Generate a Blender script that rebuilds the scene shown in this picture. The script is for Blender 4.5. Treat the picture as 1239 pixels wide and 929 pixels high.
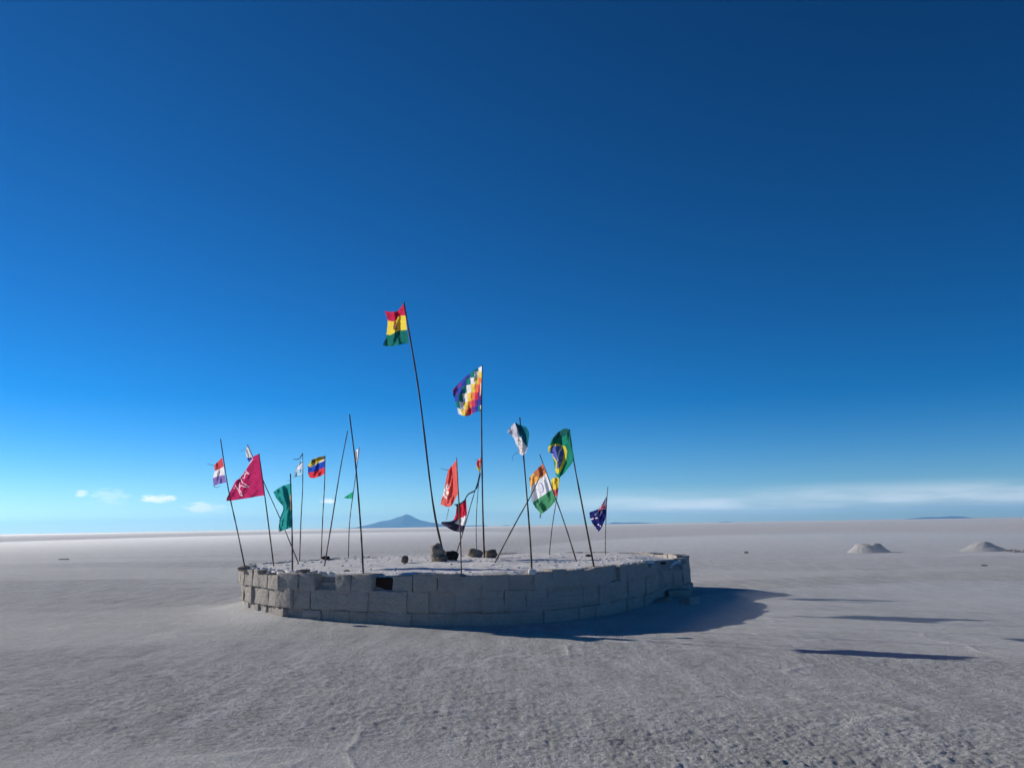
import bpy, bmesh, math, random
import numpy as np
from mathutils import Matrix, Vector, noise as mnoise

for o in list(bpy.data.objects): bpy.data.objects.remove(o)
scene = bpy.context.scene
C = scene.collection
R = math.radians

# ------------------------------------------------------------------ camera
F_PX = 1032.0; CX = 619.5; CY = 464.5                # photograph pixels (1239 x 929)
PITCH = math.atan(171.3 / F_PX); ROLL = math.atan(0.0166)
CAM_H = 1.6
cam_rot = Matrix.Rotation(math.pi/2 + PITCH, 4, 'X') @ Matrix.Rotation(-ROLL, 4, 'Z')
cd = bpy.data.cameras.new('camera'); cam = bpy.data.objects.new('camera', cd); C.objects.link(cam)
cam.matrix_world = Matrix.Translation((0, 0, CAM_H)) @ cam_rot
cd.sensor_width = 36; cd.lens = 36 * F_PX / 1239; cd.clip_start = 0.1; cd.clip_end = 400000
scene.camera = cam

# ------------------------------------------------------------------ world, sun, exposure
SUN_EL = R(20); SUN_AZ = R(-60)                      # azimuth from +Y, negative = to the left
w = bpy.data.worlds.new('World'); scene.world = w; w.use_nodes = True
nt = w.node_tree; nt.nodes.clear()
def N(t, tree=None, **kw):
    n = (tree or nt).nodes.new(t)
    for k, v in kw.items(): setattr(n, k, v)
    return n
def L(a, b, tree=None): (tree or nt).links.new(a, b)
wo = N('ShaderNodeOutputWorld'); bg = N('ShaderNodeBackground'); sky = N('ShaderNodeTexSky')
sky.sky_type = 'NISHITA'; sky.sun_disc = False; sky.sun_elevation = SUN_EL; sky.sun_rotation = SUN_AZ
sky.altitude = 3650; sky.air_density = 1.0; sky.dust_density = 0.25; sky.ozone_density = 3.0
bg.inputs['Strength'].default_value = 0.0525
hs = N('ShaderNodeHueSaturation'); hs.inputs['Saturation'].default_value = 1.26
gm = N('ShaderNodeGamma'); gm.inputs['Gamma'].default_value = 1.38; L(sky.outputs[0], gm.inputs['Color']); L(gm.outputs[0], hs.inputs['Color'])
# thin high cloud low over the horizon (part of the sky)
tc = N('ShaderNodeTexCoord'); sx = N('ShaderNodeSeparateXYZ'); L(tc.outputs['Generated'], sx.inputs[0])
az = N('ShaderNodeMath', operation='ARCTAN2'); L(sx.outputs['X'], az.inputs[0]); L(sx.outputs['Y'], az.inputs[1])
cx = N('ShaderNodeCombineXYZ'); L(az.outputs[0], cx.inputs[0]); L(sx.outputs['Z'], cx.inputs[1])
mp = N('ShaderNodeMapping'); mp.inputs['Scale'].default_value = (5.0, 42.0, 1); mp.inputs['Rotation'].default_value = (0, 0, R(-0.6))
L(cx.outputs[0], mp.inputs['Vector'])
cn = N('ShaderNodeTexNoise'); cn.inputs['Scale'].default_value = 1.0; cn.inputs['Detail'].default_value = 7; cn.inputs['Roughness'].default_value = .55
L(mp.outputs[0], cn.inputs['Vector'])
def mapr(src, a, b, c, d, smooth=True):
    m = N('ShaderNodeMapRange'); m.interpolation_type = 'SMOOTHSTEP' if smooth else 'LINEAR'
    for i, v in enumerate((a, b, c, d)): m.inputs[i + 1].default_value = v
    L(src, m.inputs[0]); return m.outputs[0]
def mul(a, b):
    m = N('ShaderNodeMath', operation='MULTIPLY'); L(a, m.inputs[0])
    if isinstance(b, (int, float)): m.inputs[1].default_value = b
    else: L(b, m.inputs[1])
    return m.outputs[0]
band = mul(mapr(sx.outputs['Z'], 0.004, 0.018, 0, 1), mapr(sx.outputs['Z'], 0.018, 0.045, 1, 0))
amask = mapr(az.outputs[0], -0.06, 0.20, 0.0, 1.0)
cm = mul(mul(mul(band, amask), mapr(cn.outputs['Fac'], 0.34, 0.62, 0.28, 1)), 0.66)
# a few small clouds low over the horizon
def add(a, b):
    m = N('ShaderNodeMath', operation='ADD'); L(a, m.inputs[0])
    if isinstance(b, (int, float)): m.inputs[1].default_value = b
    else: L(b, m.inputs[1])
    return m.outputs[0]
mp2 = N('ShaderNodeMapping'); mp2.inputs['Scale'].default_value = (70, 190, 1); L(cx.outputs[0], mp2.inputs['Vector'])
cn2 = N('ShaderNodeTexNoise'); cn2.inputs['Scale'].default_value = 1.0; cn2.inputs['Detail'].default_value = 6; cn2.inputs['Roughness'].default_value = .6; L(mp2.outputs[0], cn2.inputs['Vector'])
brk = mul(add(cn2.outputs['Fac'], -.5), 3.4)
for px, py, wpx, hpx, op in ((191, 603, 40, 11, .95), (247, 614.5, 58, 14, .62), (99, 597, 15, 9, .7), (132, 601, 46, 20, .3), (396, 605.5, 20, 8, .85)):
    d = (cam_rot.to_3x3() @ Vector(((px-CX)/F_PX, -(py-CY)/F_PX, -1))).normalized()
    dx = mul(add(az.outputs[0], -math.atan2(d.x, d.y)), 2*F_PX/wpx); dz = mul(add(sx.outputs['Z'], -d.z), 2*F_PX/hpx)
    q = add(add(mul(dx, dx), mul(dz, dz)), brk)
    cm_ = mul(mapr(q, 1.1, -.2, 0, 1), op)
    mxm = N('ShaderNodeMath', operation='MAXIMUM'); L(cm, mxm.inputs[0]); L(cm_, mxm.inputs[1]); cm = mxm.outputs[0]
mx = N('ShaderNodeMix', data_type='RGBA'); L(cm, mx.inputs[0]); L(hs.outputs[0], mx.inputs[6])
mx.inputs[7].default_value = (24.0, 24.5, 25.5, 1)
L(mx.outputs[2], bg.inputs['Color']); L(bg.outputs[0], wo.inputs[0])

sd = bpy.data.lights.new('sun', 'SUN'); sun = bpy.data.objects.new('sun', sd); C.objects.link(sun)
sd.energy = 5.0; sd.angle = R(0.53); sd.color = (1.0, 0.945, 0.855)
to_sun = Vector((math.sin(SUN_AZ) * math.cos(SUN_EL), math.cos(SUN_AZ) * math.cos(SUN_EL), math.sin(SUN_EL)))
sun.rotation_euler = to_sun.to_track_quat('Z', 'Y').to_euler(); sun.location = to_sun * 60
vs = scene.view_settings; vs.view_transform = 'Standard'; vs.look = 'None'; vs.gamma = 1; vs.use_curve_mapping = False
vs.exposure = -0.05
scene.cycles.volume_bounces = 3

# ------------------------------------------------------------------ helpers
CAMP = Vector((0, 0, CAM_H)); CR3 = cam_rot.to_3x3()
def ray(px, py): return CR3 @ Vector(((px - CX) / F_PX, -(py - CY) / F_PX, -1))
def on_z(px, py, z=0.0):
    d = ray(px, py); return CAMP + d * ((z - CAM_H) / d.z)
def at_y(px, py, Y):
    d = ray(px, py); return CAMP + d * (Y / d.y)
def lin(c):
    f = lambda v: (v/255/12.92) if v <= 10 else ((v/255 + .055)/1.055) ** 2.4
    return tuple(f(v) for v in c)
def link(name, me, mat=None, parent=None, **props):
    o = bpy.data.objects.new(name, me); C.objects.link(o)
    if mat is not None and me is not None and not me.materials: me.materials.append(mat)
    if parent is not None: o.parent = parent
    for k, v in props.items(): o[k] = v
    return o
def empty(name, loc, **props):
    o = link(name, None, **props); o.location = loc; o.empty_display_size = .2; return o
def mesh(name, verts, faces, smooth=True):
    me = bpy.data.meshes.new(name); me.from_pydata([tuple(v) for v in verts], [], faces); me.update()
    if smooth: me.polygons.foreach_set('use_smooth', [True] * len(me.polygons))
    return me

# vectorised 2-D gradient noise
_rs = np.random.RandomState(7); _perm = _rs.permutation(4096).astype(np.int64); _ang = _rs.rand(4096) * 2 * np.pi
_gx, _gy = np.cos(_ang), np.sin(_ang)
def gnoise(x, y):
    xi = np.floor(x).astype(np.int64); yi = np.floor(y).astype(np.int64); xf = x - xi; yf = y - yi
    u = xf*xf*xf*(xf*(xf*6-15)+10); v = yf*yf*yf*(yf*(yf*6-15)+10)
    def g(ix, iy, dx, dy):
        h = _perm[(_perm[ix & 4095] + iy) & 4095]; return _gx[h]*dx + _gy[h]*dy
    a = g(xi, yi, xf, yf); b = g(xi+1, yi, xf-1, yf); c = g(xi, yi+1, xf, yf-1); d = g(xi+1, yi+1, xf-1, yf-1)
    return 1.4 * ((a*(1-u)+b*u)*(1-v) + (c*(1-u)+d*u)*v)
def sstep(a, b, x): t = np.clip((x-a)/(b-a), 0, 1); return t*t*(3-2*t)
def worley_edge(x, y):
    xi = np.floor(x); yi = np.floor(y); f1 = np.full(x.shape, 9.); f2 = np.full(x.shape, 9.)
    for dx in (-1, 0, 1):
        for dy in (-1, 0, 1):
            h = _perm[(_perm[(xi+dx).astype(np.int64) & 4095] + (yi+dy).astype(np.int64)) & 4095]
            d = np.hypot(xi+dx+(h % 64)/64. - x, yi+dy+((h//64) % 64)/64. - y)
            f2 = np.minimum(f2, np.maximum(f1, d)); f1 = np.minimum(f1, d)
    return f2 - f1

# ------------------------------------------------------------------ materials
def principled(name, color, rough=.9, spec=.2):
    m = bpy.data.materials.new(name); m.use_nodes = True; t = m.node_tree
    b = t.nodes['Principled BSDF']; b.inputs['Base Color'].default_value = (*color, 1)
    b.inputs['Roughness'].default_value = rough; b.inputs['Specular IOR Level'].default_value = spec
    return m, t, b
def mixc(t, fac, a, b):
    m = N('ShaderNodeMix', t, data_type='RGBA'); m.clamp_factor = True
    if isinstance(fac, float): m.inputs[0].default_value = fac
    else: L(fac, m.inputs[0], t)
    for i, c in ((6, a), (7, b)):
        if isinstance(c, tuple): m.inputs[i].default_value = (*c, 1)
        else: L(c, m.inputs[i], t)
    return m.outputs[2]
def noise_fac(t, vec, scale, detail=4, rough=.55, lo=.35, hi=.65):
    n = N('ShaderNodeTexNoise', t); n.inputs['Scale'].default_value = scale; n.inputs['Detail'].default_value = detail
    n.inputs['Roughness'].default_value = rough; L(vec, n.inputs['Vector'], t)
    r = N('ShaderNodeMapRange', t); r.inputs[1].default_value = lo; r.inputs[2].default_value = hi
    L(n.outputs['Fac'], r.inputs[0], t); return r.outputs[0], n.outputs['Fac']
def bump(t, h, dist, strength=1.0, prev=None):
    b = N('ShaderNodeBump', t); b.inputs['Distance'].default_value = dist; b.inputs['Strength'].default_value = strength
    L(h, b.inputs['Height'], t)
    if prev is not None: L(prev, b.inputs['Normal'], t)
    return b.outputs['Normal']

def salt_ground_mat():
    m, t, b = principled('salt_crust', (.5, .5, .5), .95, .08)
    co = N('ShaderNodeTexCoord', t).outputs['Object']
    mpg = N('ShaderNodeMapping', t); mpg.inputs['Scale'].default_value = (.35, 1, 1); L(co, mpg.inputs['Vector'], t); st = mpg.outputs[0]
    big, _ = noise_fac(t, st, .16, 6, .6, .35, .65)
    mid, _ = noise_fac(t, st, 1.3, 6, .65, .35, .65)
    fine, fr = noise_fac(t, co, 28, 5, .7, .3, .7)
    far, _ = noise_fac(t, st, .012, 8, .7, .38, .62)
    at = N('ShaderNodeAttribute', t); at.attribute_name = 'drift_haze'
    c = mixc(t, big, (.60, .59, .575), (.78, .77, .75))
    c2 = mixc(t, mid, (.54, .53, .515), (.82, .81, .79)); c = mixc(t, .5, c, c2)
    c3 = mixc(t, fine, (.40, .39, .38), (.90, .89, .87)); c = mixc(t, .45, c, c3)
    c4 = mixc(t, far, (.68, .655, .63), (.86, .835, .81)); c = mixc(t, .35, c, c4)
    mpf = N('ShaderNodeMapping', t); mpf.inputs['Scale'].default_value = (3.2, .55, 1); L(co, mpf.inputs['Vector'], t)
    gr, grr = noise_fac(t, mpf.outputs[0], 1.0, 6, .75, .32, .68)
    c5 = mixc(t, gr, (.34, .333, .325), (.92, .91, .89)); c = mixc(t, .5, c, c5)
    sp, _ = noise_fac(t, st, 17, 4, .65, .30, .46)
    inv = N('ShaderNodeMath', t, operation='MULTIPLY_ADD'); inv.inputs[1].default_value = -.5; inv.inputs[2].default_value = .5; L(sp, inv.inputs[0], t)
    c = mixc(t, inv.outputs[0], c, (.24, .225, .215))  # dark speckle: crust dirt, plus shade of small pits put into the colour
    c = mixc(t, at.outputs['Fac'], c, (.86, .835, .80))
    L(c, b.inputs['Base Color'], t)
    _, g1 = noise_fac(t, co, 38, 6, .7)
    _, g2 = noise_fac(t, st, 6, 5, .65)
    _, g3 = noise_fac(t, st, 1.4, 5, .7)
    nrm = bump(t, grr, .16, .8); nrm = bump(t, g3, .22, .6, nrm); nrm = bump(t, g2, .12, .9, nrm); nrm = bump(t, g1, .06, 1.0, nrm)
    L(nrm, b.inputs['Normal'], t); return m
MAT_GROUND = salt_ground_mat()

def salt_block_mat(name, lo, hi, dirt, rnd=.5, rel=1.0):
    m, t, b = principled(name, hi, .95, .1)
    tcn = N('ShaderNodeTexCoord', t); geo = N('ShaderNodeNewGeometry', t); oi = N('ShaderNodeObjectInfo', t)
    pos = geo.outputs['Position']
    f1, _ = noise_fac(t, pos, 3.2, 6, .65); f2, r2 = noise_fac(t, pos, 22, 6, .7, .3, .7)
    mpv = N('ShaderNodeMapping', t); mpv.inputs['Scale'].default_value = (7, 7, .9); L(pos, mpv.inputs['Vector'], t)
    f3, _ = noise_fac(t, mpv.outputs[0], 1.0, 5, .6, .52, .72)
    c = mixc(t, f1, lo, hi); c = mixc(t, .4, c, mixc(t, f2, lo, hi))
    mm = N('ShaderNodeMath', t, operation='MULTIPLY'); L(oi.outputs['Random'], mm.inputs[0]); mm.inputs[1].default_value = rnd
    c = mixc(t, mm.outputs[0], c, lo)
    m3 = N('ShaderNodeMath', t, operation='MULTIPLY'); L(f3, m3.inputs[0]); m3.inputs[1].default_value = .85
    c = mixc(t, m3.outputs[0], c, dirt)
    mpl = N('ShaderNodeMapping', t); mpl.inputs['Scale'].default_value = (.9, .9, 22); L(pos, mpl.inputs['Vector'], t)
    f4, _ = noise_fac(t, mpl.outputs[0], 1.0, 4, .6, .5, .75); m4 = N('ShaderNodeMath', t, operation='MULTIPLY'); L(f4, m4.inputs[0], t); m4.inputs[1].default_value = .4
    c = mixc(t, m4.outputs[0], c, dirt)
    L(c, b.inputs['Base Color'], t)
    _, r1 = noise_fac(t, pos, 7, 5, .6)
    nrm = bump(t, r1, .09*rel, .8); nrm = bump(t, r2, .03*rel, 1.0, nrm); L(nrm, b.inputs['Normal'], t)
    return m
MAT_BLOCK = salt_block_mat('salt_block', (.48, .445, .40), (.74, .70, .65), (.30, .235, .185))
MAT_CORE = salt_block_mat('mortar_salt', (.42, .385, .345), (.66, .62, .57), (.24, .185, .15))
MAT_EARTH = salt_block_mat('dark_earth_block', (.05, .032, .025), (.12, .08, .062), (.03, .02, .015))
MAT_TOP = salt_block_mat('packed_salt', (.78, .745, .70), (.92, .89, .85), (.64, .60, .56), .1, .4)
MAT_PILE = salt_block_mat('scraped_salt', (.42, .40, .38), (.60, .58, .55), (.36, .33, .31), .1)
MAT_ROCK = salt_block_mat('brown_rock', (.18, .14, .11), (.42, .35, .28), (.11, .08, .06), .4)
MAT_DARKROCK = salt_block_mat('dark_rock', (.035, .028, .027), (.11, .09, .085), (.02, .016, .015), .4)
MAT_PALEROCK = salt_block_mat('pale_rock', (.34, .28, .22), (.60, .52, .42), (.22, .16, .11), .2)

def wood(name, lo, hi):
    m, t, b = principled(name, lo, .8, .2)
    co = N('ShaderNodeTexCoord', t).outputs['Object']
    mpv = N('ShaderNodeMapping', t); mpv.inputs['Scale'].default_value = (30, 30, 2.2); L(co, mpv.inputs['Vector'], t)
    f, r = noise_fac(t, mpv.outputs[0], 1, 5, .6); L(mixc(t, f, lo, hi), b.inputs['Base Color'], t)
    L(bump(t, r, .01, .5), b.inputs['Normal'], t); return m
MAT_DARKWOOD = wood('dark_cane', (.06, .040, .031), (.16, .105, .08))
MAT_WOOD = wood('weathered_cane', (.085, .06, .048), (.19, .135, .105))
MAT_TANWOOD = wood('tan_cane', (.14, .105, .07), (.30, .235, .16))

m_, t_, b_ = principled('flag_cloth', (.5, .5, .5), .9, .05)
MAT_CLOTH = m_
at_ = N('ShaderNodeAttribute', t_); at_.attribute_name = 'col'
tcw = N('ShaderNodeTexCoord', t_)
wf, wr = noise_fac(t_, tcw.outputs['Object'], 9, 4, .6, .3, .7)
hsv = N('ShaderNodeHueSaturation', t_); L(at_.outputs['Color'], hsv.inputs['Color'], t_)
mr = N('ShaderNodeMapRange', t_); mr.inputs[3].default_value = .82; mr.inputs[4].default_value = 1.08; L(wf, mr.inputs[0], t_); L(mr.outputs[0], hsv.inputs['Value'], t_)
L(hsv.outputs[0], b_.inputs['Base Color'], t_)
tr = N('ShaderNodeBsdfTranslucent', t_); L(hsv.outputs[0], tr.inputs['Color'], t_)
ms = N('ShaderNodeMixShader', t_); ms.inputs[0].default_value = .74
L(b_.outputs[0], ms.inputs[1], t_); L(tr.outputs[0], ms.inputs[2], t_)
tp = N('ShaderNodeBsdfTransparent', t_); L(hsv.outputs[0], tp.inputs['Color'], t_); ms2 = N('ShaderNodeMixShader', t_); ms2.inputs[0].default_value = .08   # open weave
L(ms.outputs[0], ms2.inputs[1], t_); L(tp.outputs[0], ms2.inputs[2], t_); L(ms2.outputs[0], t_.nodes['Material Output'].inputs[0], t_)
L(bump(t_, wr, .01, .4), b_.inputs['Normal'], t_)
MAT_THREAD = principled('thread', (.10, .09, .10), .9, .1)[0]

# ------------------------------------------------------------------ platform outline (metres)
CTRL = [(-5.48,18.0),(-5.22,17.1),(-4.66,16.22),(-4.14,15.55),(-4.02,15.42),(-3.86,15.33),(-3.15,14.93),(-2.3,14.45),(-1.5,14.12),(-.7,14.0),(0,14.1),(.8,14.5),
        (1.62,15.4),(2.32,16.6),(2.92,17.95),(3.25,18.9),(3.92,19.7),(4.08,20.6),(3.5,22.4),(1.7,23.3),(-.6,23.5),(-2.9,22.9),(-4.5,21.4),(-5.4,19.5)]
def closed_spline(P, n=14):
    out = []; m = len(P)
    for i in range(m):
        p0, p1, p2, p3 = (Vector(P[(i+k-1) % m]) for k in range(4))
        for j in range(n):
            s = j / n
            out.append(.5*((2*p1)+(p2-p0)*s+(2*p0-5*p1+4*p2-p3)*s*s+(-p0+3*p1-3*p2+p3)*s**3))
    return out
OUT = closed_spline(CTRL); OUTN = np.array([(p.x, p.y) for p in OUT])
CEN = Vector((-.7, 18.7)); TOPZ = .84
cum = [0.]
for i in range(len(OUT)): cum.append(cum[-1] + (OUT[(i+1) % len(OUT)] - OUT[i]).length)
PERIM = cum[-1]
def along(s):
    s %= PERIM
    i = int(np.searchsorted(cum, s, side='right') - 1); i = min(i, len(OUT)-1)
    a, b = OUT[i], OUT[(i+1) % len(OUT)]; f = (s - cum[i]) / max(1e-6, cum[i+1]-cum[i])
    return a.lerp(b, f), (b-a).normalized()
def dist_one(x, y):
    a = OUTN; b = np.roll(OUTN, -1, 0); ab = b-a; t = np.clip(((x-a[:, 0])*ab[:, 0]+(y-a[:, 1])*ab[:, 1])/(ab**2).sum(1), 0, 1)
    return float(np.hypot(x-a[:, 0]-t*ab[:, 0], y-a[:, 1]-t*ab[:, 1]).min())
def dist_out(x, y):
    d = np.full(x.shape, 1e9); n = len(OUTN)
    for i in range(0, n, 2):
        a = OUTN[i]; b = OUTN[(i+2) % n]; ab = b-a; l2 = ab @ ab
        t = np.clip(((x-a[0])*ab[0]+(y-a[1])*ab[1])/l2, 0, 1)
        d = np.minimum(d, np.hypot(x-a[0]-t*ab[0], y-a[1]-t*ab[1]))
    return d
def inside(x, y, P):
    r = np.zeros(x.shape, bool); n = len(P)
    for i in range(n):
        x1, y1 = P[i]; x2, y2 = P[(i+1) % n]
        if y1 == y2: continue
        r ^= ((y1 > y) != (y2 > y)) & (x < (x2-x1)*(y-y1)/(y2-y1)+x1)
    return r

# ------------------------------------------------------------------ ground: one sheet to the horizon
def ground_height(x, y, cell):
    r = np.hypot(x, y); z = np.zeros(x.shape); near = 1 - sstep(60, 160, r)
    wx = x + .25*gnoise(x*1.1+9, y*1.1+3); wy = y + .25*gnoise(x*1.1-5, y*1.1+31)
    def octave(wl, amp, sxx=1.0, ox=0., rid=False):
        k = sstep(2.2, 4.0, wl / cell); n = gnoise(wx*sxx/wl + ox, wy/wl + ox*1.7)
        if rid: n = .5 - np.abs(n)
        return amp * k * n
    patch = .55 + .45*sstep(-.35, .35, gnoise(x*.21+40, y*.33+12))            # rougher and smoother crust
    fadev = 1 - sstep(35, 80, r)
    veil = fadev*sstep(.02, .5, gnoise(x*.045+3.3, y*.11+8.1) + .35*gnoise(x*.18, y*.5+5) + .55*sstep(9.5, 13, y)*sstep(-2.5, -7, x) - .12)  # haze of blown dust, put into the ground as paler, smoother patches
    z += octave(6.0, .016, .6); z += octave(1.7, .010, .55, 3.)
    rough = patch * (1 - .8*veil)
    def lump(wl, amp, sxx, ox):                                               # rounded crumbs with creases between them
        k = sstep(2.0, 3.6, wl / cell); n = np.abs(gnoise(x*sxx/wl + ox, y/wl + ox*1.7) + .35*gnoise(x*2.1*sxx/wl - ox, y*2.1/wl + ox))
        return amp * k * np.minimum(n, .55)
    z += rough * octave(.62, .010, .6, 7.); z += rough * lump(.34, .010, .62, 11.); z += rough * lump(.17, .012, .7, 17.)
    z += rough * lump(.09, .017, .8, 23.); z += rough * lump(.052, .017, .9, 29.)
    pit = gnoise(x*.5/.12 + 51, y/.12 + 13) * sstep(2.0, 3.6, .12/cell) + .6*gnoise(x*.5/.3 + 5, y/.3 + 3)
    z -= .022 * rough * np.clip(pit - .42, 0, .4)
    e = worley_edge(wx*.33 + .35*gnoise(x*.9, y*.9), wy*.33); brk = sstep(-.05, .45, gnoise(x*.3+70, y*.3) + .6*gnoise(x*1.7, y*1.7+9))
    z += .010 * np.exp(-(e/.035)**2) * brk * np.clip(1.2 - cell/.25, 0, 1)
    # salt blown up against the foot of the wall
    d = np.full(x.shape, 50.); sel = (r < 34) & (r > 9) & (y > 0); d[sel] = dist_out(x[sel], y[sel])
    lw = sstep(-2.5, -5.0, x) * .7 + .3
    z += .10*np.exp(-(d/.45)**2)*lw*near + .03*np.exp(-(d/1.3)**2)*lw
    z = z*near
    edge_white = np.exp(-(e/.04)**2) * .6 * brk * np.clip(1.2 - cell/.25, 0, 1)
    drift_haze = np.clip(.62*veil + np.exp(-(d/1.0)**2)*sstep(-2.5, -5.0, x)*.9 + edge_white, 0, 1)
    return z, drift_haze
def build_ground():
    fa = np.linspace(R(-50), R(50), 880); oa = np.linspace(R(50), R(310), 62)[1:-1]
    ang = np.concatenate([fa, oa]); ds = R(100)/879
    rr = [1.2]
    while rr[-1] < 42: rr.append(rr[-1] * 1.0042 + (.012 if rr[-1] < 4 else 0))
    while rr[-1] < 88000: rr.append(rr[-1] * (1.0075 if rr[-1] < 90 else 1.08))
    rr = np.array(rr); A, RR = np.meshgrid(ang, rr)
    X = RR*np.sin(A); Y = RR*np.cos(A); cell = np.maximum(RR*ds, np.gradient(rr)[:, None]*.6*np.ones_like(A))
    cell[:, 880:] = RR[:, 880:]*.075
    Z, D = ground_height(X.ravel(), Y.ravel(), cell.ravel())
    n, m = X.shape
    co = np.stack([X.ravel(), Y.ravel(), Z], 1); co = np.vstack([co, [[0, 0, 0]]]); D = np.append(D, 0)
    i = np.arange(n-1)[:, None]*m; j = np.arange(m)[None, :]; j2 = (j+1) % m
    q = np.stack([i+j, i+j2, i+m+j2, i+m+j], -1).reshape(-1, 4)[:, ::-1]
    tri = np.stack([np.full(m, n*m), (np.arange(m)+1) % m, np.arange(m)], 1)
    me = bpy.data.meshes.new('salt_flat')
    me.vertices.add(len(co)); me.vertices.foreach_set('co', co.astype(np.float32).ravel())
    nl = q.size + tri.size; me.loops.add(nl)
    me.loops.foreach_set('vertex_index', np.concatenate([q.ravel(), tri.ravel()]).astype(np.int32))
    npol = len(q)+len(tri); me.polygons.add(npol)
    ls = np.concatenate([np.arange(len(q))*4, q.size+np.arange(len(tri))*3]).astype(np.int32); me.polygons.foreach_set('loop_start', ls)
    me.polygons.foreach_set('use_smooth', np.ones(npol, bool))
    me.update(calc_edges=True); me.validate()
    a = me.attributes.new('drift_haze', 'FLOAT', 'POINT'); a.data.foreach_set('value', D.astype(np.float32))
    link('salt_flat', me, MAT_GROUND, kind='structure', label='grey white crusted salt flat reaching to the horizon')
build_ground()

# ------------------------------------------------------------------ distant mountains (structure: terrain)
m_, t_, b_ = principled('mountain_rock', (.16, .13, .11), .95, .1)
co_ = N('ShaderNodeTexCoord', t_).outputs['Object']; f_, _ = noise_fac(t_, co_, .0009, 7, .6); L(mixc(t_, f_, (.05, .052, .058), (.10, .10, .105)), b_.inputs['Base Color'], t_)
MAT_MOUNTAIN = m_
def mountain(profile, Y, label, seed, thick=.35):
    # profile: skyline as photograph pixels; the range gets its own distance, width and depth
    pts = [at_y(px, py, Y) for px, py in profile]
    xs = np.array([p.x for p in pts]); hs_ = np.array([max(p.z, 0) for p in pts]); nx, ny = 110, 24
    W = xs[-1]-xs[0]; verts = []; faces = []; D = max(W*thick, 900)
    for j in range(ny):
        v = j/(ny-1)*2-1
        for i in range(nx):
            x = xs[0]+W*i/(nx-1); h = np.interp(x, xs, hs_); h *= 1 + .05*mnoise.fractal(Vector((x/700, seed, 0)), 1, 2, 4)
            nz = mnoise.fractal(Vector((x/1500+seed, v*3, seed)), 1, 2, 6)
            z = h*max(0, 1-abs(v)**1.3)*(1+.10*nz*min(1, abs(v)*4)) - 5
            verts.append((x, Y+v*D, z + (nz*18 if h > 60 and abs(v) < .9 else 0)*(h/900)))
    for j in range(ny-1):
        for i in range(nx-1): faces.append((j*nx+i, j*nx+i+1, (j+1)*nx+i+1, (j+1)*nx+i))
    link('mountain', mesh('mountain', verts, faces), MAT_MOUNTAIN, kind='structure', label=label)
mountain([(412,641),(430,638),(446,634.5),(460,630.5),(472,628.5),(480,625.5),(487,624),(491,622.2),(495,622.6),(499,624.6),(508,628.5),(518,631),(530,633.2),(545,635.5),(562,637.5),(575,637.8)], 68000,
         'pale blue volcano cone on the horizon', 1.3)
mountain([(548,637.6),(560,635.8),(572,635.2),(583,635.2),(589,635.8),(594,637.4)], 72000, 'low flat topped blue ridge right of the volcano', 4.1)
mountain([(605,636.8),(609,635.4),(613,634.7),(617,635.6),(621,636.6)], 74000, 'tiny blue hump on the horizon', 6.7)
mountain([(728,634.6),(736,633),(744,631.2),(752,632),(764,631.6),(780,631.8),(790,632.6),(800,633.6)], 72000, 'low long blue ridge on the horizon', 9.2)
mountain([(868,632),(874,630.8),(880,630.6),(888,631.6)], 74000, 'tiny blue speck of hill on the horizon', 12.2)
mountain([(1098,628.4),(1112,626),(1122,625.2),(1136,625.2),(1150,624.2),(1164,624.6),(1172,627)], 74000, 'faint flat blue hill over the salt piles', 15.2)

# ------------------------------------------------------------------ platform of salt blocks
rng = random.Random(11); hole_done = False
def block_mesh(k, amp=.05):
    r = random.Random(100+k); cs = [-.5, -.455, -.15, .17, .455, .5]; n = len(cs); idx = {}; verts = []; faces = []
    def vid(a, b, c):
        key = (a, b, c)
        if key not in idx:
            p = Vector((cs[a], cs[b], cs[c])); e = sum(1 for q in (a, b, c) if q in (0, n-1))
            if e >= 2: p *= .982 if e == 2 else .965
            d = mnoise.noise_vector(p*2.3 + Vector((k*7.1, 3.3, k))) + .5*mnoise.noise_vector(p*5.3 + Vector((1, k*3.1, 2)))
            p += d*amp; idx[key] = len(verts); verts.append(p)
        return idx[key]
    for a in range(n-1):
        for b in range(n-1):
            for s in (0, n-1):
                q = [(s,a,b),(s,a+1,b),(s,a+1,b+1),(s,a,b+1)]
                for perm, flip in ((lambda t: t, s == 0), (lambda t: (t[1],t[0],t[2]), s != 0), (lambda t: (t[1],t[2],t[0]), s == 0)):
                    f = [vid(*perm(t)) for t in q]; faces.append(f[::-1] if flip else f)
    return mesh('salt_block', verts, faces)
BLOCKS = [block_mesh(k) for k in range(14)]
for me in BLOCKS: me.materials.append(MAT_BLOCK)
EARTH = block_mesh(50, .09); EARTH.materials.append(MAT_EARTH)

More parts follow.
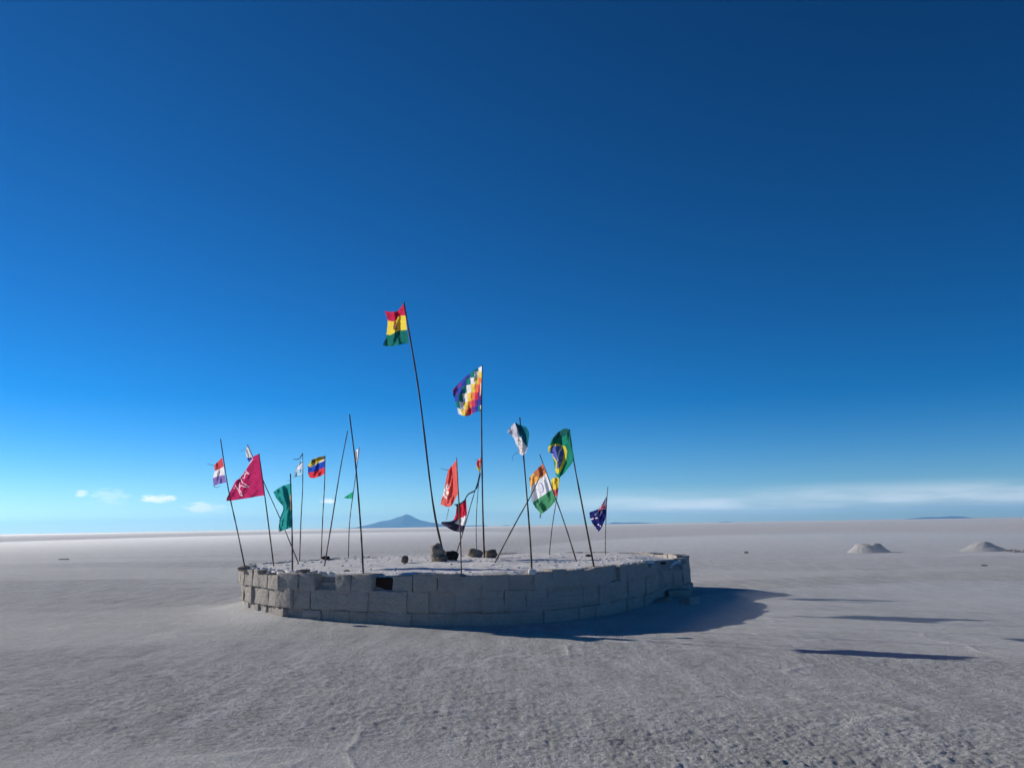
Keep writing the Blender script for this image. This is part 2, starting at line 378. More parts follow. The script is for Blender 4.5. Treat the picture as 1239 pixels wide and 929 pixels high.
plat = empty('salt_block_platform', (CEN.x, CEN.y, 0), label='round raised platform of three courses of grey salt blocks, flags planted on top', category='platform')
def local(v): return Vector(v) - Vector((CEN.x, CEN.y, 0))
def lean(x, z):   # the wall overhangs slightly to the left
    return -.17*(z/TOPZ)*float(sstep(-1.0, -5.2, np.array(x))) - .12*(z/TOPZ)*float(sstep(2.6, 4.2, np.array(x)))
def px_of(p):
    v = CR3.transposed() @ (p - CAMP); return CX + F_PX*v.x/-v.z, CY - F_PX*v.y/-v.z
s_used = 0
for course in range(3):
    s = -.17*course + rng.uniform(0, .1); end = s + PERIM - .12; h0 = [0.0, .24, .555][course]; hh = [.245, .32, .285][course]
    while s < end:
        wd = rng.uniform(.30, .46)
        if s + wd > end - .15: wd = end - s
        p, tg = along(s + wd/2); nrm = Vector((tg.y, -tg.x));
        if nrm.dot(p - CEN) < 0: nrm = -nrm
        h = hh; z0 = h0 - (.03 if course == 0 else 0); out = rng.uniform(-.022, .02); mat_e = False; gap = rng.choice([-.03, -.022, -.016, -.01, .0, .004, .018]); z0 += rng.uniform(-.012, .012) if course else 0; h += .02
        ppx = px_of(Vector((p.x, p.y, z0+.15)))[0] if p.y < 20.5 and nrm.y < .3 else -1
        leftface = p.x < -3.95 and p.y < 17.6
        if leftface: out += rng.uniform(-.03, .03); gap = rng.choice([.0, .012, .035]); h += rng.uniform(-.05, .05) if course == 2 else 0
        if course == 2:
            h += rng.uniform(-.025, .02)
            if 452 < ppx < 485 and not hole_done: mat_e = True; hole_done = True; wd = .36; p, tg = along(s + wd/2); out = -.08; h -= .02
            elif 397 < ppx < 414: h -= .12; out = -.10
            elif 698 < ppx < 708 or 742 < ppx < 752: out = -.09
            if p.x > 2.6 and p.y < 20: h -= rng.uniform(.02, .16)
            elif ppx > 0 and -3.2 < p.x < .6: h -= .035
        if course == 2 and 2.95 < p.x < 3.75 and p.y < 19.6: s += wd; continue
        if course == 1 and 3.0 < p.x < 3.6 and p.y < 19.6: out -= .03
        c3 = Vector((p.x + lean(p.x, z0+h/2), p.y, z0 + h/2)) + Vector((nrm.x, nrm.y, 0))*(out - .14)
        o = link('block', EARTH if mat_e else rng.choice(BLOCKS), None, plat)
        o.location = local(c3); o.scale = (wd - gap, .30, h - .004)
        o.rotation_euler = (rng.uniform(-.03, .03), rng.uniform(-.02, .02), math.atan2(tg.y, tg.x) + rng.uniform(-.04, .04))
        if rng.random() < .5: o.rotation_euler.z += math.pi
        if mat_e: o['label'] = 'dark brown crumbled block sunk in the top course'
        s += wd
# core behind the blocks, and the packed salt top
def top_height(x, y):
    d = dist_one(x, y)
    n = mnoise.fractal(Vector((x*1.3, y*1.3, 4.2)), 1, 2, 5)*.018 + mnoise.fractal(Vector((x*6, y*6, 1.2)), 1, 2, 4)*.008
    slope = min(1, d/.42); slope = slope*slope*(3-2*slope)
    front = float(sstep(-3.4, -2.6, np.array(x)) * (1-sstep(.2, 1.4, np.array(x)))) if y < 16 else 0
    z = TOPZ + .012 + n + .035*min(1, d/2.5) - front*.075*(1-slope) + (.03*(1-slope) if x < -3.6 else 0)
    if x > 2.4: z -= .10*float(sstep(2.4, 4.2, np.array(x)))
    z -= .24*math.exp(-(((x-3.35)/.42)**2 + ((y-19.05)/.45)**2))
    return z
def build_fill():
    verts = []; faces = []; nr = 64; ns = 420
    fr = [1-((k/(nr-1))**1.5) for k in range(nr)]
    for k in range(nr):
        for i in range(ns):
            p, tg = along(PERIM*i/ns); rag = .985 - .018*(1+mnoise.fractal(Vector((p.x*2.5, p.y*2.5, 7)), 1, 2, 4)); q = CEN.lerp(p, max(fr[k], .002)*rag); z = top_height(q.x, q.y)
            if k == 0: z -= .07
            elif k < 4: z += .006
            verts.append(local((q.x + lean(q.x, z), q.y, z)))
    for k in range(nr-1):
        for i in range(ns): j = (i+1) % ns; faces.append((k*ns+i, k*ns+j, (k+1)*ns+j, (k+1)*ns+i))
    faces = [f[::-1] for f in faces] if (Vector(verts[1])-Vector(verts[0])).cross(Vector(verts[ns])-Vector(verts[0])).z < 0 else faces
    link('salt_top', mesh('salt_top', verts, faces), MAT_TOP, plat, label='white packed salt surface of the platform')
    verts = []; faces = []
    for z, k in ((-.05, .0), (.28, .0), (.545, .0), (.79, .0)):
        for i in range(ns):
            p, tg = along(PERIM*i/ns); nrm = Vector((tg.y, -tg.x)); nrm = -nrm if nrm.dot(p-CEN) < 0 else nrm
            q = p - nrm*(.016 if z < .6 else .21); verts.append(local((q.x+lean(q.x, z), q.y, z)))
    for k in range(3):
        for i in range(ns): j = (i+1) % ns; faces.append((k*ns+i, k*ns+j, (k+1)*ns+j, (k+1)*ns+i))
    link('mortar_core', mesh('mortar_core', verts, faces), MAT_CORE, plat)
build_fill()

# ------------------------------------------------------------------ rocks
def rock_mesh(name, size, seed, boxy=.45, amp=.26, sub=3):
    bm = bmesh.new(); bmesh.ops.create_icosphere(bm, subdivisions=sub, radius=1)
    for v in bm.verts:
        n = v.co.normalized(); m = max(abs(n.x), abs(n.y), abs(n.z)); c = n.lerp(n/m*.86, boxy)
        c *= 1 + amp*mnoise.fractal(n*1.5 + Vector((seed, seed*2, 1)), 1, 2, 5)
        v.co = Vector((c.x*size[0]/2, c.y*size[1]/2, c.z*size[2]/2))
    me = bpy.data.meshes.new(name); bm.to_mesh(me); bm.free()
    me.polygons.foreach_set('use_smooth', [True]*len(me.polygons)); return me
def rock(name, x, y, z, size, mat, seed, label, cat='rock', rot=(0,0,0), **kw):
    me = rock_mesh(name, size, seed, **kw)
    o = link(name, me, mat, label=label, category=cat); o.location = (x, y, z + size[2]*.40); o.rotation_euler = rot; return o
def on_top(px, py):
    p = on_z(px, py, TOPZ+.03); p.z = top_height(p.x, p.y); return p
p = on_top(529.5, 680); rock('rock', p.x, p.y, p.z, (.30,.26,.40), MAT_PALEROCK, 1.1, 'tall pale brown rock propped against the foot of the tallest flagpole', rot=(0,-.18,.5), boxy=.35, amp=.42)
rock('rock', p.x+.10, p.y-.12, p.z-.01, (.24,.20,.17), MAT_ROCK, 2.3, 'small brown rock in front of the tall pale rock', rot=(.1,-.2,.6))
p = on_top(546, 679); rock('rock', p.x, p.y+.05, p.z, (.30,.26,.22), MAT_DARKROCK, 3.7, 'dark squat rock right of the tallest flagpole foot', rot=(0,.05,.2))
p = on_top(574, 675); rock('rock', p.x, p.y, p.z, (.36,.30,.22), MAT_PALEROCK, 4.2, 'pale brown rock left of the checkered flag pole foot', rot=(0,.25,.4))
p = on_top(594.5, 675.5); rock('rock', p.x, p.y, p.z, (.29,.26,.21), MAT_ROCK, 5.9, 'dark brown rock right of the checkered flag pole foot', rot=(0,-.1,.1))
p = on_top(490, 682); rock('stone', p.x, p.y, p.z, (.15,.12,.16), MAT_ROCK, 6.4, 'lone dark stone lying on the open salt top', 'stone', rot=(.2,.1,.3))
p = on_top(644, 693); rock('salt_chunk', p.x, p.y+.10, p.z-.02, (.13,.12,.09), MAT_TOP, 7.2, 'white salt chunk at the foot of the white and teal flag pole', 'salt chunk')
p = on_top(394, 676.5); rock('stone', p.x, p.y, p.z-.01, (.20,.16,.09), MAT_DARKROCK, 8.8, 'flat dark stone beside the foot of the yellow blue red flag pole', 'stone')
p = on_top(292, 688); rock('stone', p.x, p.y+.15, p.z-.035, (.22,.20,.09), MAT_PALEROCK, 9.1, 'added slab standing for the dark block rim at the foot of the red white purple flag pole', 'stone', boxy=.6, amp=.35)  # slab added in place of the dark rim of the top blocks
p = on_top(315, 692); rock('stone', p.x, p.y+.1, p.z-.03, (.15,.14,.09), MAT_PALEROCK, 9.9, 'added slab standing for a shaded gap on the lit wall edge under the maroon flag', 'stone', boxy=.6, amp=.35)  # added slab, takes the place of a shadowed gap in the wall edge
p = on_top(367, 691.5); rock('stone', p.x, p.y+.1, p.z-.02, (.18,.14,.05), MAT_PALEROCK, 10.6, 'added slab standing for a shaded gap on the wall edge beside the teal flag pole', 'stone', boxy=.6, amp=.35)  # also an added slab where the wall edge only has a dark gap
p = on_top(712, 673.5); rock('stone', p.x, p.y, p.z-.02, (.16,.13,.10), MAT_ROCK, 11.4, 'small stone at the far rim near the dark blue flag', 'stone')
p = on_top(419, 690); rock('stone', p.x, p.y+.05, p.z-.02, (.12,.10,.05), MAT_DARKROCK, 13.4, 'small flat stone on the rim left of the tall bare pole', 'stone')
p = on_top(802, 681); rock('stone', p.x, p.y, p.z-.01, (.13,.11,.05), MAT_DARKROCK, 14.4, 'small flat stone on the low broken corner of the platform', 'stone')
def crust_lumps():
    verts = []; faces = []; r = random.Random(5); base = rock_mesh('tmp', (1, 1, 1), 3.3, sub=1); bv = [v.co.copy() for v in base.vertices]; bf = [tuple(f.vertices) for f in base.polygons]
    for i in range(900):
        p, tg = along(r.uniform(0, PERIM)); foot = i >= 520; f = 1 - (r.random()**2.2)*.95 if not foot else 1.02 + abs(r.gauss(0, .035)); q = CEN.lerp(p, f*.985); sz = r.uniform(.02, .075)*(1.3 if q.x < -3 else 1)
        rot = Matrix.Rotation(r.uniform(0, 6.3), 3, 'Z'); z = top_height(q.x, q.y) if not foot else .05*float(sstep(-2, -5, np.array(q.x)))+.01; n = len(verts); sz *= 1.15 if foot else 1
        for v in bv:
            c = rot @ Vector((v.x*sz*r.uniform(.8, 1.6), v.y*sz*r.uniform(.8, 1.3), v.z*sz*.55)); verts.append(local((q.x + (0 if foot else lean(q.x, z)) + c.x, q.y + c.y, z + c.z)))
        faces += [tuple(a+n for a in t) for t in bf]
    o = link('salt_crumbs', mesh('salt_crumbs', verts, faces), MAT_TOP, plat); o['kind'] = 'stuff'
crust_lumps()
# fallen blocks by the broken corner
RB = [(794,722,(.46,.32,.28),.35,'fallen salt block tucked into the broken corner of the platform'),
      (809,716,(.44,.36,.34),-.2,'large fallen salt block leaning on the broken corner wall'),
      (821,724,(.50,.34,.20),.15,'flat fallen salt slab in the platform shadow'),
      (836,732,(.30,.26,.15),.7,'outermost small fallen block in the platform shadow'),
      (804,731,(.28,.22,.13),-.5,'small broken salt lump in front of the fallen blocks'),
      (785,730,(.22,.18,.12),.9,'small broken salt lump at the wall foot before the corner')]
for i, (px, py, sz, rz, lb) in enumerate(RB):
    p = on_z(px, py, 0); o = link('fallen_block', BLOCKS[(i*5+2) % 14], None, label=lb, category='salt block'); o.location = (p.x, p.y+sz[1]*.4, sz[2]*.42); o.scale = sz
    o.rotation_euler = (rng.uniform(-.18,.18), rng.uniform(-.18,.18), rz)

# ------------------------------------------------------------------ flagpoles and flags
def catmull(P, t):
    n = len(P)-1; x = min(max(t, 0), 1)*n; i = min(int(x), n-1); s = x-i
    p1, p2 = np.array(P[i]), np.array(P[i+1]); p0 = np.array(P[i-1]) if i else 2*p1-p2; p3 = np.array(P[i+2]) if i+2 <= n else 2*p2-p1
    return .5*((2*p1)+(p2-p0)*s+(2*p0-5*p1+4*p2-p3)*s*s+(-p0+3*p1-3*p2+p3)*s**3)
def tube(name, pts, r0, r1, mat, parent, org, sides=8, knots=True, seed=0):
    r = random.Random(seed); n = len(pts); verts = []; faces = []
    for i, p in enumerate(pts):
        d = (pts[min(i+1, n-1)]-pts[max(i-1, 0)]).normalized(); a = d.orthogonal().normalized(); b = d.cross(a)
        rad = (r0+(r1-r0)*i/(n-1))*(1+(r.uniform(-.16, .2) if knots else 0))
        for k in range(sides):
            t = 2*math.pi*k/sides; verts.append(p - org + (a*math.cos(t)+b*math.sin(t))*rad)
    for i in range(n-1):
        for k in range(sides): j = (k+1) % sides; faces.append((i*sides+k, i*sides+j, (i+1)*sides+j, (i+1)*sides+k))
    faces.append(tuple(range(sides))[::-1]); faces.append(tuple((n-1)*sides+k for k in range(sides)))
    return link(name, mesh(name, verts, faces), mat, parent)
def make_pole(base, top, label, group=None, Y=None, mids=(), r=.021, mat=None, name='flagpole', cat='flagpole', bare=False, dy=0.0):
    p = on_top(*base)
    if Y is None: Y = p.y
    b = at_y(base[0], base[1], Y)
    zt = top_height(b.x, b.y)
    P = [base, *mids, top]; pts = [Vector((b.x, b.y, zt-.22)) + (Vector((b.x,b.y,b.z)) - at_y(*P[1], Y)).normalized()*0]
    n = 26
    for i in range(n+1):
        q = catmull(P, i/n); pts.append(at_y(q[0], q[1], Y + dy*i/n))
    if pts[1].z < zt - .15: pts.pop(0)
    org = Vector((b.x, b.y, zt))
    mat = mat or MAT_DARKWOOD
    if bare:
        o = tube(name, pts, r*.64, r*.46, mat, None, org, seed=int(base[0])); o.location = org; o['label'] = label; o['category'] = cat
        if group: o['group'] = group
        return o, Y, org
    e = empty(name, org, label=label, category=cat)
    if group: e['group'] = group
    tube('pole', pts, r*.64, r*.46, mat, e, org, seed=int(base[0]))
    return e, Y, org
def poly(P): return lambda x, y: inside(x, y, P)
def stroke(P, wd):
    def f(x, y):
        d = np.full(x.shape, 1e9)
        for (ax, ay), (bx, by) in zip(P[:-1], P[1:]):
            l2 = (bx-ax)**2+(by-ay)**2+1e-9; t = np.clip(((x-ax)*(bx-ax)+(y-ay)*(by-ay))/l2, 0, 1)
            d = np.minimum(d, np.hypot(x-ax-t*(bx-ax), y-ay-t*(by-ay)))
        return d < wd
    return f
def ell(cx_, cy_, rx, ry, rot=0):
    c, s = math.cos(rot), math.sin(rot)
    return lambda x, y: (((x-cx_)*c+(y-cy_)*s)/rx)**2+((-(x-cx_)*s+(y-cy_)*c)/ry)**2 < 1
def make_flag(parent, Y, org, rows, base, layers=(), nu=56, nv=56, sweep=.45, wave=.06, cyc=1.3, ph=0., name='flag', label=None, ragged=.05):
    """rows: control net of photograph pixels (row = top..bottom, column = hoist..fly); the cloth streams away from the pole's own distance."""
    sweep *= -.85; wave *= 1.35
    U = np.linspace(0, 1, nu+1); V = np.linspace(0, 1, nv+1)
    cols = np.array([[catmull(r, u) for u in U] for r in rows])            # rows x nu x 2
    PX = np.zeros((nv+1, nu+1, 2))
    for i in range(nu+1):
        for j in range(nv+1): PX[j, i] = catmull([cols[k, i] for k in range(len(rows))], V[j])
    UU, VV = np.meshgrid(U, V)
    dep = sweep*UU + wave*np.sin(2*math.pi*(cyc*UU+.35*VV+ph))*np.minimum(1, UU*2.5) + wave*.35*np.sin(2*math.pi*(2.7*UU-1.3*VV+ph*2))*np.minimum(1, UU*2)
    rs = np.random.RandomState(int(abs(ph)*1000)+5)
    wr = gnoise(UU*6+ph*31, VV*6+11.) + .5*gnoise(UU*13-ph*17, VV*13+3.) ; dep += wave*.34*wr*np.minimum(1, UU*4)
    verts = []
    for j in range(nv+1):
        for i in range(nu+1):
            verts.append(at_y(PX[j, i, 0], PX[j, i, 1], Y + float(dep[j, i])) - org)
    faces = []; cen = []; uvc = []
    for j in range(nv):
        for i in range(nu):
            u, v = (i+.5)/nu, (j+.5)/nv
            if ragged and u > 1 - ragged*(.5+.5*float(gnoise(np.array([v*14.+ph*9]), np.array([3.3]))[0])): continue
            a = j*(nu+1)+i; faces.append((a, a+nu+1, a+nu+2, a+1)); cen.append(PX[j:j+2, i:i+2].reshape(4, 2).mean(0)); uvc.append((u, v))
    cen = np.array(cen); uvc = np.array(uvc)
    col = base(uvc[:, 0], uvc[:, 1], cen[:, 0], cen[:, 1]) if callable(base) else np.tile(np.array(lin(base)), (len(cen), 1))
    for test, c in layers: col[test(cen[:, 0], cen[:, 1])] = lin(c)
    col = col**.86*.96 + .012
    me = mesh(name, verts, faces)
    a = me.attributes.new('col', 'FLOAT_COLOR', 'CORNER'); cc = np.ones((len(faces)*4, 4), np.float32); cc[:, :3] = np.repeat(col, 4, axis=0); a.data.foreach_set('color', cc.ravel())
    o = link(name, me, MAT_CLOTH, parent)
    if label: o['label'] = label
    return o
def bands(*bs):
    lims = [b[0] for b in bs]; cols = np.array([lin(b[1]) for b in bs])
    return lambda u, v, x, y: cols[np.minimum(np.searchsorted(lims, v), len(bs)-1)]
def thread(parent, Y, org, pts, r=.006, name='thread', mat=None, dY=.3):
    n = 10; P = [at_y(*catmull(pts, i/n), Y + dY) for i in range(n+1)]
    tube(name, P, r, r*.6, mat or MAT_THREAD, parent, org, 5, False)
G = 'flags on thin poles planted in the platform'
RED=(206,36,62); WHITE=(232,228,228); BLUE=(28,58,170)

# red / white / purple
e, Y, o = make_pole((296.5,687),(266.8,531), 'pole with small red white and purple striped flag leaning over the lit wall end', G, mids=((287,641),(276,590)), mat=MAT_DARKWOOD)
make_flag(e, Y, o, [[(268.8,553),(264,558),(258.6,563)],[(270.7,564),(265,567.5),(259.6,570)],[(272,574.5),(265,575.5),(257,578.5)],[(273.8,583.5),(266,585),(258.2,588)]],
          bands((1/3,(214,66,74)),(2/3,(232,226,226)),(1,(122,100,168))), nu=30, nv=36, sweep=.25, wave=.03, ph=.1)
thread(e, Y, o, [(258.6,563),(255,562),(250.5,561)], dY=.25); thread(e, Y, o, [(258.4,588),(262,589.6),(266.5,588)], dY=.25)
# maroon with white outline drawing
e, Y, o = make_pole((331.5,687),(313.4,548.5), 'pole with large maroon flag bearing thin white outline drawing', G, Y=17.75, mids=((322,612),), mat=MAT_DARKWOOD)
sc = lambda P: [(250+x/10.32, 525+y/10.32) for x, y in P]
make_flag(e, Y, o, [[(313.6,549),(306,553),(298,567.5),(290.5,577.5),(285,582),(279.5,592.5),(273,604.8)],[(316.5,574),(309,576.5),(301,584.5),(293.5,590.5),(286.5,593.5),(280,598.5),(273,605.2)],[(319.8,599.2),(312,600.2),(304,601.8),(296,603),(288,604.2),(280,605.4),(273,606)]],
          (176,24,80), [(stroke(sc([(575,310),(520,390),(470,470),(420,540)]), .45), (235,215,220)),
          (stroke(sc([(480,450),(525,495),(482,488),(470,550),(452,545)]), .42), (238,220,224)), (stroke(sc([(390,560),(425,552),(445,605),(525,655),(500,668),(425,640),(408,680),(412,600)]), .42), (238,220,224)),
          (stroke(sc([(355,640),(378,672),(400,700),(420,760),(445,772),(432,730),(408,690)]), .42), (238,220,224)), (stroke(sc([(340,672),(350,676)]), .4), (238,220,224))], nu=120, nv=110, sweep=.55, wave=.04, ph=.3)
# small white and blue on leaning pole
e, Y, o = make_pole((361.5,682),(299.2,537.5), 'steeply leaning pole with small white and blue rag at its tip behind the maroon flag', G, mids=((341,632),(324,594)), mat=MAT_DARKWOOD, r=.018)
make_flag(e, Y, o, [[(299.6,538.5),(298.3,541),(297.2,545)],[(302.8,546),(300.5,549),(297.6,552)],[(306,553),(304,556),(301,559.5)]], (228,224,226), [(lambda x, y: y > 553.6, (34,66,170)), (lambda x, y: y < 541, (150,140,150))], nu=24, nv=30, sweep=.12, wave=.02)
thread(e, Y, o, [(297.4,543),(294,544.5),(290,546)], dY=.1, r=.004)
# teal
e, Y, o = make_pole((353.8,690),(351.4,573), 'upright pole with crumpled teal green flag at the wall edge', G, mids=((353.2,632),), mat=MAT_DARKWOOD, r=.023)
make_flag(e, Y, o, [[(351.4,584.5),(340,588.6),(330.2,595.5)],[(351.8,598),(343.5,601),(336,606)],[(352.2,611),(347.5,612.4),(342.5,614.5)],[(352.6,622),(346,623),(338,627.5)],[(353,630),(345.5,632),(337.4,634)],[(353.3,637.4),(345,640.6),(335.5,644)]],
          (26,140,136), [(lambda x, y: (x < 338.5) & (y > 639.5), (222,222,216)), (lambda x, y: (x > 350.6) & (y > 598) & (y < 617), (190,160,130)), (lambda x, y: (x > 337.5) & (x < 339) & (y > 629) & (y < 640), (16,86,80))], nu=44, nv=70, sweep=.3, wave=.09, cyc=1.1, ph=.55)  # tan strip at the hoist: a highlight painted into the cloth
thread(e, Y, o, [(352,583),(349,581),(347,581.5)], dY=.05, r=.004)
# white and pale blue ragged
e, Y, o = make_pole((362.5,678.5),(366.2,548), 'thin pole with torn white and pale blue flag', G, mids=((364.2,628),(366.2,590)), mat=MAT_WOOD, r=.020)
make_flag(e, Y, o, [[(366.2,555),(361,561),(357,568)],[(366.3,560),(361,564),(356.2,571)],[(366.3,567),(360,568.5),(355,575.5)],[(366.2,574.5),(360,575.6),(354.6,577)]], bands((.3,(150,196,226)),(.66,(230,230,234)),(1,(158,204,230))), nu=30, nv=36, sweep=.2, wave=.03, ph=.7, ragged=.12)
thread(e, Y, o, [(366,549),(361.5,555),(354.8,555.6)], r=.012, dY=.1, name='torn_strip'); thread(e, Y, o, [(354.6,577),(360,575.8),(366,574.6)], r=.006, dY=.1)
# yellow / blue / red
e, Y, o = make_pole((388.6,676.5),(393.4,551), 'thin pole with yellow blue and red striped flag', G, mids=((390.4,628),(392.7,585)), mat=MAT_WOOD, r=.021)
make_flag(e, Y, o, [[(393.2,551.6),(385,553),(377,556.5),(375,561)],[(393.2,557.5),(386,560.5),(379,564),(371.8,563.5)],[(393.2,565),(386,568),(379,570.4),(372,571)],[(393,573),(387,576),(380,578.2),(374,577.8)]],
          (222,188,40), [(poly([(393.6,556.8),(388,559.4),(382,562.4),(377,565.4),(371,563),(371,571.6),(380,570.6),(386,568),(393.6,564.8)]), (20,62,178)), (poly([(393.6,564.8),(386,568),(380,570.6),(371,571.6),(373,580),(394,580)]), (226,48,58)),
           (poly([(393.4,551),(385,553),(377,556.5),(376,561),(382,558.2),(393.4,555)]), (84,70,8)), (stroke([(377,564),(383,560.8),(392.4,556)], .9), (232,222,200))], nu=50, nv=50, sweep=.3, wave=.06, ph=.2)  # pale streak under the olive fold: highlight painted into the cloth colour
# bare poles
make_pole((392.6,684.5),(420.6,521), 'bare pole without any flag leaning towards the volcano side', bare=True, mids=((400,640),(411.5,569)), name='bare_pole', cat='pole', mat=MAT_WOOD)
make_pole((439.5,692),(422.8,501), 'tallest bare pole without flag, at the front rim beside the dark hole', bare=True, mids=((436.6,640),(430.6,566)), name='bare_pole', cat='pole', r=.023)
# small green pennant and white scrap
e, Y, o = make_pole((421.5,674),(434.8,541), 'thin far pole with tiny green pennant and white scrap', G, mids=((423.2,630),(429,585)), mat=MAT_WOOD, r=.019)
make_flag(e, Y, o, [[(434.4,542.5),(431.5,544),(429.4,547)],[(433.6,550),(431,551),(428.5,552)],[(432.4,558.5),(430.4,558),(428,556.5)]], (226,222,226), nu=18, nv=24, sweep=.1, wave=.03, ragged=.2, label='white scrap near the pole tip')
make_flag(e, Y, o, [[(427.6,594),(422,598),(416.4,601.6)],[(426.6,603),(421,602.8),(416.4,602.4)]], (30,160,110), nu=18, nv=18, sweep=.15, wave=.02, label='green pennant')
# red yellow green tricolour, tallest
e, Y, o = make_pole((538.3,677.5),(488.6,365.5), 'tallest flagpole with red yellow and green flag with small crest', G, Y=on_top(530,680).y+.25, mids=((524,610),(507,475)), r=.034)
make_flag(e, Y, o, [[(488.8,367.2),(481.5,375.6),(475,377.3),(465,376.2)],[(490.5,381.5),(482.5,382.8),(477,388.6),(468,387.6)],[(492.4,399),(481,400.6),(473,405),(467.2,404.6)],[(494.6,415),(482,417.2),(473,419),(462.6,418)]],
          bands((1/3,(196,26,66)),(2/3,(238,206,60)),(1,(8,96,88))), [(ell(478.3,394.5,2.6,5.0,.1), (196,150,62)), (ell(478,396,1.7,3.4,.1), (126,82,58)), (ell(478.6,391.2,1.0,1.6), (170,70,60)), (stroke([(475.6,397.6),(478,399),(480.4,397.6)], .45), (120,80,50))], nu=64, nv=66, sweep=.6, wave=.10, cyc=1.2, ph=.4)
# checkered rainbow
e, Y, o = make_pole((586,675.5),(583.4,441.5), 'tall pole with square rainbow checkered flag', G, mids=((583.8,600),(582.6,500)), r=.032)
WC = [(232,228,230),(236,196,66),(232,110,70),(206,44,66),(92,44,130),(34,58,160),(12,104,92)]
def wip(u, v, x, y):
    v = .42*u + (1-.42*u)*v                      # the upper fly is folded back out of sight
    i = np.minimum((u*7).astype(int), 6); j = np.minimum((v*7).astype(int), 6); return np.array([lin(c) for c in WC])[(j-i) % 7]
make_flag(e, Y, o, [[(583.6,442.5),(572,449),(560,458.5),(546,474)],[(583.2,460),(573,464.5),(561,472.5),(548,480.5)],[(582.8,480),(573,484),(563,489.5),(551.5,490.5)],[(582.4,497),(574,499),(565,503.4),(554,500.6)]],
          wip, [(stroke([(581.5,464),(581.8,470),(580.8,478)], .7), (232,200,190)), (stroke([(581.8,491),(582.2,496)], .9), (228,224,222))], nu=70, nv=70, sweep=.6, wave=.07, ph=.8)
thread(e, Y, o, [(582.6,496),(580.5,496),(579.5,498)], r=.012, dY=0, name='tie')
# red with white flower
e, Y, o = make_pole((558.2,692.5),(552.4,553.5), 'pole with coral red flag bearing white five petal flower', G, mids=((557,645),(554.6,595)), mat=MAT_TANWOOD, r=.017)
pet = [ell(541.4,588.6,1.9,3.9,.35), ell(537.2,592.4,2.0,2.8,-.6), ell(535.8,598.0,1.7,3.1,.55), ell(539.0,601.0,1.3,2.8,-.6), ell(541.0,596.0,2.0,2.6,-.1)]
make_flag(e, Y, o, [[(552.5,555.8),(547,563),(541.8,568.8)],[(553.2,577),(546,585),(537,591.6)],[(554.1,590),(544.8,599.5),(533.8,604.5)],[(554.2,597),(545,612.5),(532.4,610)]], (226,84,76), [(p_, (240,228,220)) for p_ in pet], nu=64, nv=70, sweep=.5, wave=.06, ph=.15)
thread(e, Y, o, [(542,568.4),(538,568),(533,566)], r=.005, dY=.5); thread(e, Y, o, [(543,615),(541.6,622),(540,629)], r=.005, dY=.4)
# red white black
e, Y, o = make_pole((552.4,669),(581.6,572), 'leaning pole with tattered black red and white flag tied on by a strip', G, mids=((561,641),(574,596)), mat=MAT_DARKWOOD, r=.017, Y=19.6)
make_flag(e, Y, o, [[(563.8,603),(556,608.6),(547.8,610)],[(564.2,607),(557,612.5),(552,613.5)],[(564.8,622),(557,626),(548,629)],[(562.8,635),(553,634),(534.5,630.8)],[(559.6,644),(548,641.6),(533,633)]],
          (48,44,66), [(poly([(565,604.6),(560,608.6),(554.5,613),(546,629.6),(556,627.4),(566,622.4)]), (206,28,54)), (poly([(566,622.4),(556,627),(550,632.5),(554,634.2),(564,636)]), (232,228,230)), (ell(551,612.5,2.2,2.4), (120,110,120))], nu=50, nv=56, sweep=.2, wave=.08, ph=.9)
thread(e, Y, o, [(580.6,574),(575.8,591.8),(567,597.4),(562.6,604)], r=.022, dY=0, name='tie_strip'); thread(e, Y, o, [(552.4,667),(548,669),(543,670.5)], r=.008, dY=0)
e, Y, o = make_pole((576.6,665),(583.2,548.5), 'thin curved pole with tiny pink and yellow rag beside the checkered flag pole', G, mids=((576.2,632),(578.6,590)), mat=MAT_WOOD, r=.016, Y=21.6)
make_flag(e, Y, o, [[(582.6,554),(579.5,554.8),(577,557.5)],[(582,562),(579,562),(576,562)],[(581.4,569.5),(579.6,569.8),(577.4,567.5)]], (226,120,120), [(lambda x, y: y > 564.8, (234,206,60)), (stroke([(582,557),(579,559.4),(577.5,563)], .7), (200,50,60))], nu=20, nv=26, sweep=.1, wave=.04)
thread(e, Y, o, [(582.5,553),(578,556),(573.5,555.4)], r=.005, dY=.05)
# white and teal
e, Y, o = make_pole((643.6,689.5),(628.8,505), 'pole with frayed white and teal flag wrapped round its top', G, mids=((640.6,640),(634.2,560)), mat=MAT_DARKWOOD, r=.023)
make_flag(e, Y-.22, o, [[(636.6,516.4),(629,514),(622.4,511.8),(613,523)],[(640.2,524),(633,525.5),(626,527),(619.5,529.4)],[(638.4,540),(634.6,541),(629.6,541.4),(624.8,539)],[(635.8,548.6),(633,550.6),(630,549.6),(627,546.6)]],
          (226,222,224), [(poly([(622.5,511),(629,527),(633,534),(638.4,542),(642,530),(641,514),(630,508)]), (4,92,110)), (poly([(622,512),(613,523),(616,524.5),(626,529.5),(628,525)]), (190,188,204)),
           (stroke([(628,530.5),(628.6,534)], .4), (60,60,74)), (stroke([(630.4,532),(629.6,536)], .35), (60,60,74)), (stroke([(627,536.4),(631,539)], .35), (70,70,84)), (stroke([(630,541.5),(632.6,543.6)], .35), (60,60,74)), (stroke([(626.6,532),(627.2,533.4)], .4), (60,60,74))], nu=60, nv=60, sweep=.25, wave=.07, ph=.35, ragged=.1)
thread(e, Y, o, [(627.5,547),(621,551),(619.5,558)], r=.004, dY=.2)
